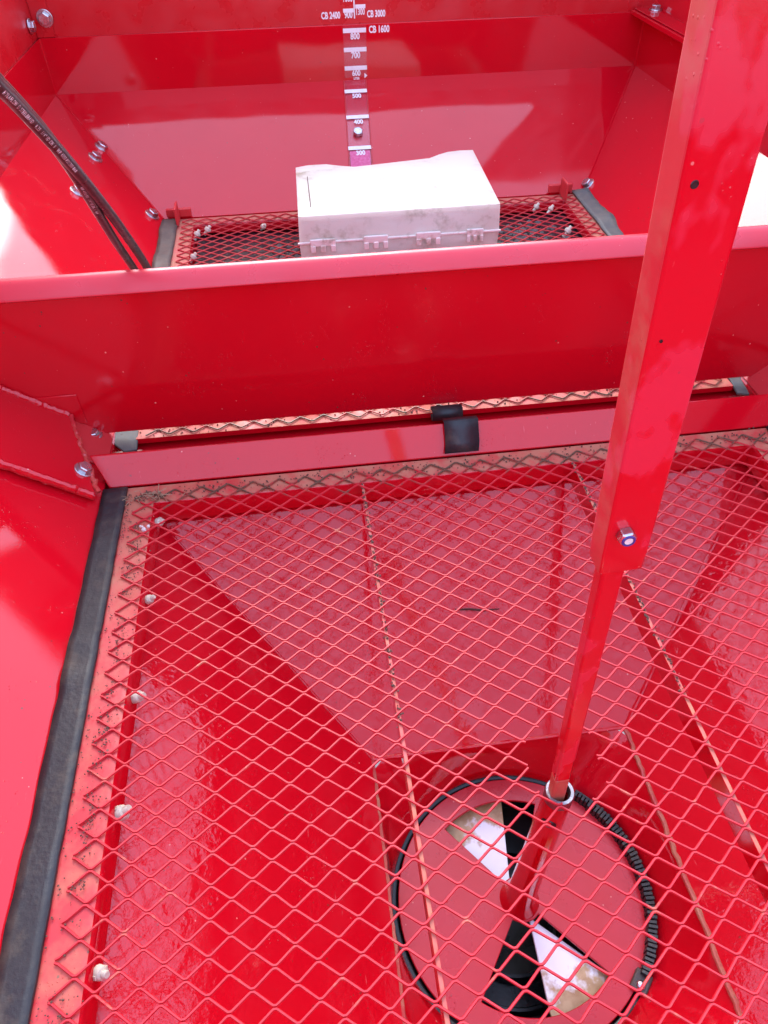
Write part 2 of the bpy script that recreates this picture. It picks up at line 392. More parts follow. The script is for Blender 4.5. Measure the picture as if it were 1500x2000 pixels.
# front funnel: four facets down to the square throat
FX0, FX1, FY0, FY1 = -.1, 25.05, -14.1, 12.95
TX0, TX1, TY0, TY1, TZ = 7.5, 17.35, -5.3, 4.45, -6.8
fz = -1.0
F = [(FX0,FY0,fz),(FX1,FY0,fz),(FX1,FY1,fz),(FX0,FY1,fz)]; Q = [(TX0,TY0,TZ),(TX1,TY0,TZ),(TX1,TY1,TZ),(TX0,TY1,TZ)]
for i in range(4):
    j = (i+1) % 4
    part('funnel_panel', MB().sheet([F[i], F[j], Q[j], Q[i]], .1, (0,0,-1)), 'paint_wet')
part('funnel_flange', MB().box((X0, YF0, fz-.02), (FX0-.01, FY1+.4, fz+.08)).box((FX1+.01, YF0, fz-.02), (X1, FY1+.4, fz+.08))
     .box((FX0, FY1, fz-.02), (FX1, 16.5, fz+.08)), 'paint')
# throat: rounded square lofted into the outlet circle
CX, CY, PZ = 12.2, -.35, -9.0
def rsq(x0, x1, y0, y1, p, z, n=64):
    pts = []
    hx, hy, cx, cy = (x1-x0)/2, (y1-y0)/2, (x0+x1)/2, (y0+y1)/2
    for k in range(n):
        th = 2*PI*(k+.5)/n; c, s_ = math.cos(th), math.sin(th)
        d = (abs(c)**p + abs(s_)**p)**(-1/p); pts.append((cx + hx*d*c, cy + hy*d*s_, z))
    return pts
def circ(r, z, n=64): return [(CX + r*math.cos(2*PI*(k+.5)/n), CY + r*math.sin(2*PI*(k+.5)/n), z) for k in range(n)]
def lerp(a, b, t): return [tuple(Vector(p).lerp(Vector(q), t)) for p, q in zip(a, b)]
A, B = rsq(TX0+.02, TX1-.02, TY0+.02, TY1-.02, 24, TZ-.02), circ(4.58, PZ+.05)
rings = [rsq(TX0-.02, TX1+.02, TY0-.02, TY1+.02, 60, TZ+.02), A] + [lerp(A, B, t) for t in (.25, .5, .75, 1.0)] + [circ(4.58, PZ-.5)]
mb = MB()
for rg in rings: mb.v += [Vector(p) for p in rg]
for i in range(len(rings)-1):
    for k in range(64): k2 = (k+1) % 64; mb.f.append((i*64+k, i*64+k2, (i+1)*64+k2, (i+1)*64+k))
part('throat', mb, 'paint_wet', smooth=True)
# rough weld beads along the throat edges and valleys
def bead(a, b, r, amp, n, mat='paint_worn', name='weld_seam', lift=(0,0,0)):
    a, b = Vector(a), Vector(b); path, rad = [], []
    for i in range(n+1):
        t = i/n; p = a.lerp(b, t) + Vector((noise.noise(a+Vector((i*.7,0,3)))*amp, noise.noise(a+Vector((0,i*.7,9)))*amp, noise.noise(a+Vector((i*.9,5,1)))*amp*.4)) + Vector(lift)
        path.append(p); rad.append(r*(.75+.5*abs(noise.noise(Vector((i*1.3, a.x, a.y))))))
    return part(name, MB().tube(path, rad, 8), mat, smooth=True)
bead((TX0,TY0,TZ), (TX0,TY1,TZ), .07, .05, 50); bead((TX1,TY0,TZ), (TX1,TY1,TZ), .11, .08, 50)
bead((TX0,TY1,TZ), (TX1,TY1,TZ), .10, .02, 40, 'paint_wet')
bead(F[3], Q[3], .06, .02, 40, 'paint_wet'); bead(F[2], Q[2], .10, .02, 40, 'paint')
# discharge chamber below the outlet, coloured black for the dark void
part('discharge_chamber', MB().lathe((CX, CY, 0), [(4.72, PZ-.5), (4.72, PZ-3.5), (3.2, PZ-3.7), (0, PZ-3.7)], 48)
     .lathe((CX, CY, 0), [(2.6, PZ-3.6), (2.7, PZ-3.2), (2.8, PZ-3.2), (2.9, PZ-3.6)], 48).lathe((CX, CY, 0), [(1.6, PZ-3.6), (1.7, PZ-3.0), (1.8, PZ-3.0), (1.9, PZ-3.6)], 48), 'black', smooth=True)
# back funnel, with an added dark sheet standing in for its shaded depth
BX0, BX1, BY0, BY1 = -.1, 25.05, 16.75, 38.5
G = [(BX0,BY0,fz),(BX1,BY0,fz),(BX1,BY1,fz),(BX0,BY1,fz)]; K = [(2.0,19.2,-2.2),(23.,19.2,-2.2),(23.,36.6,-1.9),(2.0,36.6,-1.9)]
for i in range(4):
    j = (i+1) % 4; part('funnel_panel', MB().sheet([G[i], G[j], K[j], K[i]], .1, (0,0,-1)), 'paint')
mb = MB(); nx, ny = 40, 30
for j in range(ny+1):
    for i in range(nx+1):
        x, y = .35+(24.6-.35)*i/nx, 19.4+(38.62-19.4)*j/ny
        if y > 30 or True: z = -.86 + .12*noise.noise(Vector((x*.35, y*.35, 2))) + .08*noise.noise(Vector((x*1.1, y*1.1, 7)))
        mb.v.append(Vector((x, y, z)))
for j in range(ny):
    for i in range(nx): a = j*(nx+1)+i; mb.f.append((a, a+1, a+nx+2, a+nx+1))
part('dark_void_sheet', mb, 'void_sheet', smooth=True)

part('funnel_flange', MB().box((X0-.05, 38.4, -1.03), (X1+.05, YF1+.05, -.9)).box((X0-.05, 16.6, -1.04), (BX0+.05, 38.4, -.91)).box((BX1-.05, 16.6, -1.04), (X1+.05, 38.4, -.91)), 'paint')
# divider wall between the two funnels, with its folded rim
DY = 16.6
def xl(z): return X0 + (XL-X0)*min(1, z/FZ)
def xr(z): return X1 + (XR-X1)*min(1, z/FZ)
part('divider_panel', MB().sheet([(xl(.3)-1.6, DY, .3), (xr(.3)+1.6, DY, .3), (XR-.02, DY, FZ+.0), (XR-.02, DY, 6.75), (XL+.02, DY, 6.75), (XL+.02, DY, FZ+.0)], .14, (0,1,0)), 'paint_panel', bevel=.03)
mb = MB(); prof = [(DY-.02, 6.46), (DY-.48, 6.60), (DY-.55, 6.66), (DY-.54, 6.73), (DY-.14, 7.09), (DY-.04, 7.16), (DY+.08, 7.19), (DY+.24, 7.15), (DY+.34, 7.0), (DY+.34, 6.6)]
for x in (XL+.05, XR-.05): mb.v += [Vector((x, y, z)) for y, z in prof]
n = len(prof); mb.f += [(i, i+1, n+i+1, n+i) for i in range(n-1)] + [tuple(range(n)), tuple(range(2*n-1, n-1, -1))] + [(n-1, 0, n, 2*n-1)]
part('divider_rim', mb, paint('rim paint', rough=.33, specks=.4, base=(0.64, 0.03, 0.05)), smooth=True)
# small welded patch on the divider
part('patch_plate', MB().box((-4.3, DY-.06, .95), (-2.6, DY+.02, 2.35)), 'paint_panel', bevel=.03)
# inclined saddle plate in front of the divider
th = R(52); ca, sa = math.cos(th), math.sin(th); sb = Vector((0, 13.46, .0)); st = sb + Vector((0, ca, sa))*1.35
part('saddle_plate', MB().sheet([(-1.55, sb.y, sb.z), (25.6, sb.y, sb.z), (26.2, st.y, st.z), (-2.15, st.y, st.z)], .12, (0, sa, -ca)), 'paint', bevel=.07, seg=3)
part('saddle_base', MB().box((X0-.05, 13.3, -.97), (X1+.05, 17.15, -.6)).box((X0+.05, 14.0, -.9), (X1-.05, 14.1, .4)).box((X0+.05, 16.9, -.9), (X1-.05, 17.0, -.25)), 'paint')
# raised strips running up the side slopes at the divider
for s_, xb, xt in ((-1, X0, XL), (1, X1, XR)):
    d = Vector((xt-xb, 0, FZ)); L = d.length; d.normalize(); up = Vector((-d.z*s_ if s_ < 0 else -d.z, 0, abs(d.x)))
    up = Vector((-s_*abs(d.z), 0, abs(d.x))).normalized()
    b0 = Vector((xb, 0, 0)); hgt = .32
    def P(t, y, h): return b0 + d*t + up*h + Vector((0, y, 0))
    mb = MB().sheet([P(.25, 12.6, hgt), P(1.9, 16.55, hgt), P(L-.1, 16.55, hgt), P(L-.1, 12.6, hgt)][::1 if s_ < 0 else -1], hgt-.01, -up)
    part('side_strip', mb, 'paint', bevel=.09, seg=3)
    for yy, t0_, t1_ in ((12.62, .45, L-.2), (16.48, 2.0, L-.2)):
        bead(P(t0_, yy, hgt-.03), P(t1_, yy, hgt-.05), .18, .05, 60, 'paint', 'strip_edge')
    # tab with the second bolt and a rough weld at the strip end
    part('strip_tab', MB().sheet([P(.1, 14.6, .1), P(2.2, 14.6, .1), P(2.2, 17.4, .1), P(.1, 17.4, .1)][::1 if s_ < 0 else -1], .1, -up), 'paint_matt', bevel=.03)
    bead(P(.28, 12.9, hgt-.02), P(1.95, 16.5, hgt-.02), .11, .10, 40, 'paint_dust')
    if s_ < 0: strip_bolt = P(.95, 13.75, hgt), up.copy(); tab_bolt = Vector((-2.47, 16.35, .42)), Vector((0, 0, 1))
# hinge brackets for the back screen
for x, s_ in ((-.72, 1), (24.25, -1)):
    part('hinge_bracket', MB().box((x-.07, 37.5, .05), (x+.07, 38.75, 1.1)).box((x-.75 if s_ > 0 else x-.8, 38.75, .12), (x+.8, 39.0, .6)), 'paint_matt' , bevel=.03)
# bolts through the hopper plates
bm_ = bolt_mb(.27, .2); nl = Vector((FZ, 0, X0-XL)).normalized(); nr = Vector((-FZ, 0, XR-X1)).normalized()
proto = obj('bolt', bm_, 'zinc', None, bevel=.012); proto.parent = H
slots = [(strip_bolt[0], strip_bolt[1], 1.0), (tab_bolt[0], tab_bolt[1], 1.0)]
for p in [(-5.55,44.0,2.85), (-5.61,41.95,2.9), (-5.69,36.16,2.96), (-2.28,40.68,.4), (-2.32,38.56,.43)]:
    slots.append((Vector(p), nl, 1.25))
for p in [(26.23,41.26,.28), (26.28,39.27,.32)]: slots.append((Vector(p), nr, 1.25))
slots += [(Vector((-7.75, YB-.04, 9.3)), Vector((0,-1,0)), 1.4), (Vector((-8.5, 46.9, 9.1)), Vector((1,0,0)), 1.2), (Vector((31.95, 46.9, 8.54)), Vector((0,0,1)), 1.2)]
for i, (p, n_, s_) in enumerate(slots): place(proto, H, p, n_, random.uniform(0, 1), s_, first=(i == 0))

# ---------------------------------------------------------------- expanded metal screens
S = .76941
def wire_mb(xa, xb, ra, rb, warp, hole=None):
    """zigzag strands; strand r runs between y = r*S/2 and (r+1)*S/2"""
    mb = MB(); wd, ht = .034, .031
    def put(path):
        if len(path) < 2: return
        o = len(mb.v); m = len(path)
        for i, p in enumerate(path):
            t = (path[min(i+1, m-1)] - path[max(i-1, 0)]); t.z = 0; t.normalize(); s_ = Vector((-t.y, t.x, 0))
            for a, b in ((-wd, -ht*.5), (-wd*.55, ht), (wd*.55, ht), (wd, -ht*.5), (0, -ht)):
                mb.v.append(p + s_*a + Vector((0, 0, b)))
        for i in range(m-1):
            for k in range(5):
                k2 = (k+1) % 5; mb.f.append((o+i*5+k, o+i*5+k2, o+(i+1)*5+k2, o+(i+1)*5+k))
        mb.f.append(tuple(o+k for k in range(4, -1, -1))); mb.f.append(tuple(o+(m-1)*5+k for k in range(5)))
    for r in range(ra, rb+1):
        y0, y1 = r*S/2 + .034, (r+1)*S/2 - .034; path = []
        for m in range(int(round(xa*2)), int(round(xb*2))+1):
            yk = y0 if (m - r) % 2 == 0 else y1; yn = y1 if yk == y0 else y0; x = m/2
            last = m == int(round(xb*2)); firstp = m == int(round(xa*2))
            pts = ([(x, yk)] if firstp or last else [(x-.035, yk), (x+.035, yk)])
            if not last:
                e = .10*(yn-yk)
                pts += [(x+.085, yk + e), (x+.415, yn - e)]
            for (px, py) in pts:
                jx = noise.noise(Vector((px*2.1, py*2.1, 4)))*.018
                q = Vector((px+jx, py+noise.noise(Vector((px*2.3, py*2.3, 8)))*.018, warp(px, py)))
                if hole and hole(px, py):
                    put(path); path = []
                else: path.append(q)
        put(path)
    return mb
def knobs(parent, pts, nx):
    mb = MB(); mb.lathe((0,0,0), [(0, .30), (.07, .30), (.09, .26), (.09, .16), (.14, .14), (.165, .08), (.165, -.03), (.13, -.06), (.09, -.06), (.09, -.3), (0, -.3)], 12)
    mb.add(*[(lambda b: (b.v, b.f))(MB().box((-.18, -.05, 0), (.18, .05, .1)))][0])
    pr = obj('nylon_nut', mb, 'nylon', None, smooth=True)
    for i, p in enumerate(pts):
        a = random.uniform(-.5, .5)
        place(pr, parent, p, (nx*(1 if i % 2 else .8), a, .55), random.uniform(0, 3), random.uniform(.95, 1.25), first=(i == 0))

# --- front screen
FS = thing('mesh_screen', (12.2, -.3, 0), 'front red expanded metal screen around the agitator shaft with long black rubber flap', 'screen')
hole = lambda x, y: ((x-12.45)/.95)**2 + ((y-.45)/.95)**2 < 1
sag = lambda x, y: .03 + .05*noise.noise(Vector((x*.25, y*.25, 1)))
obj('wire_mesh', wire_mb(-.5, 25.0, -35, 33, sag, hole), 'wire', FS)
def angle_frame(y0, y1, mat, name='frame', par=None, lip=-1.0):
    """angle iron frame: flat on top, lip folded down at the inner edge with a soft bend"""
    x0, x1, xi0, xi1 = -.9, 25.35, .28, 24.2
    outer = [(x0,y0),(x1,y0),(x1,y1),(x0,y1)]
    def rect(d, z): # inset d from inner edge
        return [(xi0+d, y0+.95+d, z), (xi1-d, y0+.95+d, z), (xi1-d, y1-.98-d, z), (xi0+d, y1-.98-d, z)]
    rings = [[(x, y, -.28) for x, y in outer], [(x, y, -.03) for x, y in outer], rect(-.2, -.03), rect(-.07, -.06), rect(0, -.16), rect(.0, lip), rect(-.1, lip), rect(-.1, -.28)]
    mb = MB()
    for rg in rings: mb.v += [Vector(p) for p in rg]
    m = len(rings)
    for i in range(m):
        i2 = (i+1) % m
        for k in range(4): k2 = (k+1) % 4; mb.f.append((i*4+k, i*4+k2, i2*4+k2, i2*4+k))
    o = obj(name, mb, mat, par, smooth=True); o.data.materials.append(M['paint'])
    for p in o.data.polygons:
        if p.center.z < -.10*U: p.material_index = 1
    return o
angle_frame(-14.0, 13.42, 'paint_dust', par=FS)
for x in (8.2, 16.65):
    obj('rib', MB().box((x-.06, -13.1, -.85), (x+.06, 12.4, -.03)), 'paint_tan', FS, bevel=.02).data.materials.append(M['paint'])
for o in FS.children:
    if o.name.startswith('rib'):
        for p in o.data.polygons: p.material_index = 0 if p.normal.z > .5 else 1
# flap: rubber strip bridging frame and slope, rippled
def flap(x_in, x_out, y0, y1, n, amp, mat, parent, z=.06, zo=.10, seed=0, t=.12, bumps=()):
    mb = MB(); cols = 5
    for j in range(n+1):
        y = y0+(y1-y0)*j/n
        wv = amp*(noise.noise(Vector((seed, y*.42, 0)))+.5*noise.noise(Vector((seed, y*1.1, 5))))
        for yb_, hb, wb in bumps: wv += hb*math.exp(-((y-yb_)/wb)**2)
        ex = .05*noise.noise(Vector((seed+3, y*.8, 0)))
        for i in range(cols):
            u = i/(cols-1); x = x_in+(x_out-x_in+ex)*u
            mb.v.append(Vector((x + .03*noise.noise(Vector((seed, y*1.5, 2)))*(1-u), y, z+(zo-z)*u + wv*(.25+.75*u))))
    for j in range(n):
        for i in range(cols-1): a = j*cols+i; mb.f.append((a, a+1, a+cols+1, a+cols))
    o = obj('rubber_flap', mb, mat, parent, smooth=True)
    s = o.modifiers.new('thick', 'SOLIDIFY'); s.thickness = t*U; s.offset = 0
    return o
flap(-.82, -1.74, -14, 13.35, 90, .07, 'rubber', FS, z=.08, zo=.06, seed=4, bumps=((6.2, .09, .4), (4.9, .07, .35)))
flap(25.2, 26.0, -14, 13.35, 60, .2, 'rubber', FS, z=.10, zo=.14, seed=9)
# strap hanging over the saddle plate
ny_ = Vector((0, -sa, ca)); mb = MB()
path = [st + Vector((0,.16,.02)), st + ny_*.14 + Vector((0,.02,.02)), sb.lerp(st, .8) + ny_*.12, sb.lerp(st, .4) + ny_*.09, sb.lerp(st, .1) + ny_*.12]
for x in (11.66, 13.04):
    for p in path: mb.v.append(Vector((x + (-.03 if p is path[-1] else .03), p.y, p.z)))
n = len(path); mb.f = [(i, i+1, n+i+1, n+i) for i in range(n-1)]
o = obj('rubber_strap', mb, 'rubber', FS, smooth=True); s = o.modifiers.new('thick', 'SOLIDIFY'); s.thickness = .09*U; s.offset = 1
knobs(FS, [(.36, 8.13, -.5), (.36, 4.37, -.5), (.36, .8, -.5), (.36, -2.91, -.5), (.38, 11.75, -.4)], 1)

# --- back screen
BS = thing('mesh_screen', (12.2, 27.5, 0), 'back red expanded metal screen under the white plastic case behind the divider wall', 'screen')
sag2 = lambda x, y: .03 + .04*noise.noise(Vector((x*.25, y*.25, 6)))
obj('wire_mesh', wire_mb(-.5, 25.0, 43, 99, sag2), 'wire_back', BS)
angle_frame(16.46, 38.75, 'paint_tan', par=BS, lip=-.62)
flap(-.75, -1.75, 17.5, 38.6, 60, .25, 'rubber_soil', BS, z=.08, zo=.12, seed=14)
flap(25.1, 26.2, 17.5, 38.9, 60, .25, 'rubber_grey', BS, z=.08, zo=.16, seed=19)
for pts in ([(-1.78, 17.0, .05), (-1.78, 16.3, .0), (-1.35, 15.9, -.16), (-.84, 15.95, -.16), (-.84, 17.0, .05)],
            [(25.4, 17.1, .05), (25.4, 16.1, -.14), (25.95, 15.95, -.16), (26.6, 16.7, .0), (26.6, 17.1, .05)]):
    obj('rubber_corner', MB().sheet(pts, .12, (0,0,-1)), 'rubber_grey', BS, bevel=.02)
# curled piece of rubber gripping the frame edge
mb = MB(); prof = [(.30*math.cos(a), .26*math.sin(a)) for a in [R(q) for q in range(-130, 190, 20)]]
for x in (11.6, 12.9):
    for cx_, cz_ in prof: mb.v.append(Vector((x, 16.25-cx_, .08+cz_)))
n = len(prof); mb.f = [(i, i+1, n+i+1, n+i) for i in range(n-1)]
o = obj('rubber_roll', mb, 'rubber', BS, smooth=True); s = o.modifiers.new('thick', 'SOLIDIFY'); s.thickness = .10*U; s.offset = 0
knobs(BS, [(.55, 35.94, .1), (1.15, 36.5, .1), (4.58, 36.47, .1), (.5, 32.88, .1), (22.01, 36.67, .1), (22.82, 36.21, .1), (22.88, 32.88, .1)], .5)

# ---------------------------------------------------------------- agitator with its lever
AG = thing('agitator', (CX, CY, PZ), 'tall red agitator shaft with slotted round plate in the outlet and square lever tube above', 'agitator')
# slotted plate
mb = MB(); rr = [.3, .75, 1.6, 2.5, 3.52, 4.05, 4.36]; na = 120
def cut(a, r0, r1):
    a = (a+360) % 360
    return r0 > .7 and r1 < 3.6 and (66 < a < 129 or 234 < a < 311)
for z in (PZ, PZ-.14):
    for k in range(na):
        for r_ in rr: mb.v.append(Vector((CX + r_*math.cos(2*PI*k/na), CY + r_*math.sin(2*PI*k/na), z)))
nr_ = len(rr); tot = na*nr_
for k in range(na):
    k2 = (k+1) % na
    for i in range(nr_-1):
        c0 = cut(360*(k+.5)/na, rr[i], rr[i+1])
        if not c0:
            a, b, c, d = k*nr_+i, k2*nr_+i, k2*nr_+i+1, k*nr_+i+1
            mb.f += [(a, d, c, b), (tot+a, tot+b, tot+c, tot+d)]
            if i == nr_-2: mb.f.append((d, tot+d, tot+c, c))
            if i+2 < nr_ and cut(360*(k+.5)/na, rr[i+1], rr[min(i+2, nr_-1)]): mb.f.append((d, tot+d, tot+c, c))
            if i > 0 and cut(360*(k+.5)/na, rr[i-1], rr[i]): mb.f.append((a, b, tot+b, tot+a))
            if cut(360*(k+1.5)/na, rr[i], rr[i+1]): mb.f.append((b, c, tot+c, tot+b))
            if cut(360*(k-.5)/na, rr[i], rr[i+1]): mb.f.append((a, tot+a, tot+d, d))
obj('slotted_plate', mb, paint('plate paint', rough=.3, peel=.8, specks=.8, base=(0.54, 0.008, 0.02)), AG, bevel=.03)
obj('shaft_tube', MB().lathe((CX-.05, CY, 0), [(.70, PZ), (.66, PZ+.12), (.56, PZ+.32), (.50, PZ+.6), (.46, -6), (.42, -3), (.39, -.35), (.28, -.35), (.28, -1.2), (0, -1.2)], 40), 'paint', AG, smooth=True)
obj('ring', MB().lathe((CX-.05, CY, 0), [(.395, -.42), (.40, -.16), (.37, -.06), (.29, -.06), (.25, -.3)], 40), 'zinc_dull', AG, smooth=True)
h_ = obj('pin_hole', MB().lathe((0,0,0), [(0, 0), (.17, 0), (.19, .03), (.21, 0), (.21, -.05)], 20), 'black', AG, smooth=True, org=(0,0,0))
place(h_, AG, (CX-.05-.215, CY-.33, -1.35), (-.55, -.84, 0), first=True)
# rod and lever tube, leaning a little to the left
p0, p1, p2 = Vector((12.10, -.35, -.8)), Vector((11.55, -.35, 9.55)), Vector((10.93, -.35, 18.6))
ax = (p2-p1).normalized(); ax0 = (p1-p0).normalized()
def prism(a, b, hx, hy, dirv):
    ex = Vector((0,1,0)).cross(dirv).normalized(); ey = Vector((0,1,0))
    return [a + ex*sx*hx + ey*sy*hy for sx, sy in ((-1,-1),(1,-1),(1,1),(-1,1))], [b + ex*sx*hx + ey*sy*hy for sx, sy in ((-1,-1),(1,-1),(1,1),(-1,1))]
def bar(name, a, b, hx, hy, mat, dv, bev):
    q0, q1 = prism(a, b, hx, hy, dv)
    return obj(name, MB().add(q0+q1, [(3,2,1,0),(4,5,6,7)] + [(k, (k+1) % 4, 4+(k+1) % 4, 4+k) for k in range(4)]), mat, AG, bevel=bev, seg=3)
def along(z, a=p0, b=p1): return a.lerp(b, (z-a.z)/(b.z-a.z))
sh_ = Vector((-.07, 0, 0))
bar('rod', along(.95), along(9.6)+sh_, .205, .17, 'paint_arm', ax0, .06)
bar('rod_tip', along(-.6), along(.95), .20, .165, 'paint_worn', ax0, .07)
t0 = along(9.35)
# lever tube with chamfered lower end
ex = Vector((0,1,0)).cross(ax).normalized(); ey = Vector((0,1,0)); mb = MB()
rings = [(9.36, .355, .235), (9.42, .385, .262), (9.9, .395, .27), (13, .40, .27), (18.6, .41, .28), (24.0, .41, .28)]
for z, hx, hy in rings:
    c = p1 + ax*((z-p1.z)/ax.z)
    mb.v += [c + ex*sx*hx + ey*sy*hy for sx, sy in ((-1,-1),(1,-1),(1,1),(-1,1))]
for i in range(len(rings)-1):
    for k in range(4): mb.f.append((i*4+k, i*4+(k+1) % 4, i*4+4+(k+1) % 4, i*4+4+k))
mb.f += [(3,2,1,0), tuple(range(len(mb.v)-4, len(mb.v)))]
lt = obj('lever_tube', mb, 'paint_arm', AG, bevel=.05, seg=3); lt.data.materials.append(M['paint_sky_side'])
for p in lt.data.polygons:
    if p.normal.x < -.6: p.material_index = 1  # left face paler: reflected sky put into its paint
def onface(z, u): return p1 + ax*((z-p1.z)/ax.z) + ex*u + Vector((0, -.275, 0))
nut = obj('lock_nut', bolt_mb(.19, .2, washer=False), 'zinc', AG, bevel=.02, org=(0,0,0))
place(nut, AG, onface(10.40, -.10), (0,-1,0), .2, .82, first=True)
ins = obj('nylon_insert', MB().lathe((0,0,0), [(.09, .0), (.10, .03), (.13, .03), (.14, 0)], 24), 'nylon_blue', nut, smooth=True, org=(0,0,0))
ins.parent = nut; ins.location = (0, 0, .2*U)
th_ = obj('threaded_end', MB().lathe((0,0,0), [(.085, 0), (.085, .02), (0, .02)], 20), 'white_bit', nut, smooth=True, org=(0,0,0)); th_.parent = nut; th_.location = (0,0,.2*U)
for z, u, r_ in ((15.85, -.24, .042), (13.95, -.22, .02)):
    h2 = obj('pin_hole', MB().lathe((0,0,0), [(0, .004), (r_*.9, .004), (r_, .012), (r_*1.15, 0)], 12), 'black', AG, smooth=True, org=(0,0,0))
    place(h2, AG, onface(z, u), (0,-1,0), first=True)

# ---------------------------------------------------------------- white paddles under the plate
def paddle(a0, a1, r1, label):
    t = thing('plastic_paddle', (CX, CY, PZ-.55), label, 'paddle', None)
    n = 14; top = [(CX + .55*math.cos(R((a0+a1)/2)), CY + .55*math.sin(R((a0+a1)/2)), PZ-.42)]
    top += [(CX + r1*math.cos(R(a0+(a1-a0)*k/n)), CY + r1*math.sin(R(a0+(a1-a0)*k/n)), PZ-.42) for k in range(n+1)]
    obj('blade', MB().sheet(top, .18, (0,0,-1)), 'paddle', t, bevel=.03)
    return t
paddle(86, 134, 3.75, 'white wedge paddle with tan tip in the far slot of the round plate')
paddle(-88, -46, 3.75, 'white wedge paddle with tan tip in the near slot of the round plate')

# ---------------------------------------------------------------- black seals round the outlet
SL = thing('rubber_seal', (CX, CY, PZ-.2), 'thin black rubber ring filling the gap round the slotted outlet plate', 'seal')
obj('ring', MB().lathe((CX, CY, 0), [(4.40, PZ-.35), (4.42, PZ-.14), (4.47, PZ-.10), (4.57, PZ-.1), (4.6, PZ-.35)], 96), 'black', SL, smooth=True)
BR = thing('brush_strip', (16.5, -.3, PZ), 'curved black ribbed brush strip along the right edge of the outlet, fixed by a rivet', 'brush')
mb = MB(); nseg = 46
for k in range(nseg):
    a = R(47 - 87*k/(nseg-1)); r_ = 4.30 + (.02 if k % 2 else 0)
    c = Vector((CX + (r_+.12)*math.cos(a), CY + (r_+.12)*math.sin(a), PZ+.22)); rad = Vector((math.cos(a), math.sin(a), 0)); tan = Vector((-math.sin(a), math.cos(a), 0))
    w_ = .15 if k > 3 else .10
    mb.obox(c, rad*w_ + Vector((0,0,.03)), tan*.055, Vector((0,0,.26 if k % 2 else .23)))
obj('bristles', mb, 'rubber', BR, bevel=.015)
obj('backing_strip', MB().lathe((CX, CY, 0), [(4.50, PZ-.05), (4.50, PZ+.42), (4.57, PZ+.42), (4.57, PZ-.05)], 40, a0=R(-41), a1=R(48)), 'rubber', BR, smooth=True)
a = R(-43); ep = Vector((CX+4.42*math.cos(a), CY+4.42*math.sin(a), PZ+.12))
obj('end_tab', MB().obox(ep, Vector((math.cos(a), math.sin(a), 0))*.28, Vector((-math.sin(a), math.cos(a), 0))*.34, Vector((0,0,.13))), 'rubber_soil', BR, bevel=.06)
obj('rivet', MB().lathe(ep+Vector((-.08,-.1,.13)), [(.15, 0), (.14, .05), (.09, .09), (0, .10)], 20), 'zinc', BR, smooth=True)

# ---------------------------------------------------------------- level gauge on the end wall
LG = thing('level_gauge', (11.7, YB, 5.5), 'clear level gauge strip with white litre marks on the end wall above the white case', 'gauge')
sld = Vector((0, YB-YF1, FZ)).normalized(); sln = Vector((0, -FZ, YB-YF1)).normalized(); sb0 = Vector((0, YF1, 0))
SLL = math.hypot(YB-YF1, FZ)
def onslope(x, s_, h=.0): return Vector((x, 0, 0)) + sb0 + sld*s_ + sln*h
def scx(s_): return 11.27 + (s_-3.1)*.052       # strip centre line drifts with the height on the slope
hw = .77
obj('strip', MB().box((11.74-hw, YB-.06, FZ+.15), (11.74+hw, YB-.02, 8.2)), 'acrylic', LG)
obj('strip', MB().sheet([onslope(scx(.5)-hw, .5, .06), onslope(scx(.5)+hw, .5, .06), onslope(scx(SLL)+hw, SLL-.1, .06), onslope(scx(SLL)-hw, SLL-.1, .06)], .04, -sln), 'acrylic', LG)
obj('film_residue', MB().sheet([onslope(scx(.6)-hw+.1, .6, .10), onslope(scx(.6)+hw-.1, .6, .10), onslope(scx(4.3)+hw-.1, 4.3, .10), onslope(scx(4.3)-hw+.1, 4.3, .10)], .02, -sln), 'label', LG)
def edge(a, b): obj('strip_edge', MB().tube([a, b], .035, 6), 'paint_matt', LG)
for s_ in (-1, 1): edge(onslope(scx(.5)+s_*hw, .5, .06), onslope(scx(SLL)+s_*hw, SLL-.1, .06))
def mark_wall(x0, x1, z, y=YB-.07, t=.13):
    obj('mark', MB().box((x0, y-.02, z-t), (x1, y, z+t)), 'print', LG, bevel=.05, seg=3)
def mark_slope(s_, t=.15):
    c = onslope(scx(s_), s_, .11)
    obj('mark', MB().obox(c, Vector((hw,0,0)), sld*t, sln*.012), 'print', LG, bevel=.05, seg=3)
YW, YE = YB-.075, YB+.14
for z in (7.93, 6.84, 5.76): mark_wall(11.74-hw, 11.74+hw, z)
for s_ in (9.30, 7.10, 4.54): mark_slope(s_)
def letter_wall(s, x, z, size, y, align='CENTER', sq=.82, bold=.035):
    obj('lettering', text_mb(s, size, (x, y, z), (1,0,0), (0,0,1), .012, align, bold, squash=sq), 'print', LG)
letter_wall('800', 11.76, 7.44, .5, YW); letter_wall('700', 11.76, 6.35, .5, YW); letter_wall('600', 11.76, 5.3, .46, YW)
letter_wall('LITER', 11.76, 5.08, .2, YW-.06)
letter_wall('CB 1600', 12.7, 7.76, .54, YB-.03, 'LEFT', .72, .035)
letter_wall('CB 2400', 9.6, 8.60, .52, YE, 'LEFT', .68, .035); letter_wall('900', 11.66, 8.60, .52, YE, 'RIGHT', .68, .035)
letter_wall('CB 3000', 12.62, 8.60, .52, YE, 'LEFT', .66, .035); letter_wall('1300', 11.86, 8.75, .5, YE, 'LEFT', .62, .022)
letter_wall('1000', 11.70, 9.48, .5, YE, 'RIGHT', .66, .022)
mark_wall(11.75, 11.83, 9.6, YE+.0, 1.05); mark_wall(11.05, 11.74, 9.0, YE, .11); mark_wall(11.86, 12.53, 9.2, YE, .11)
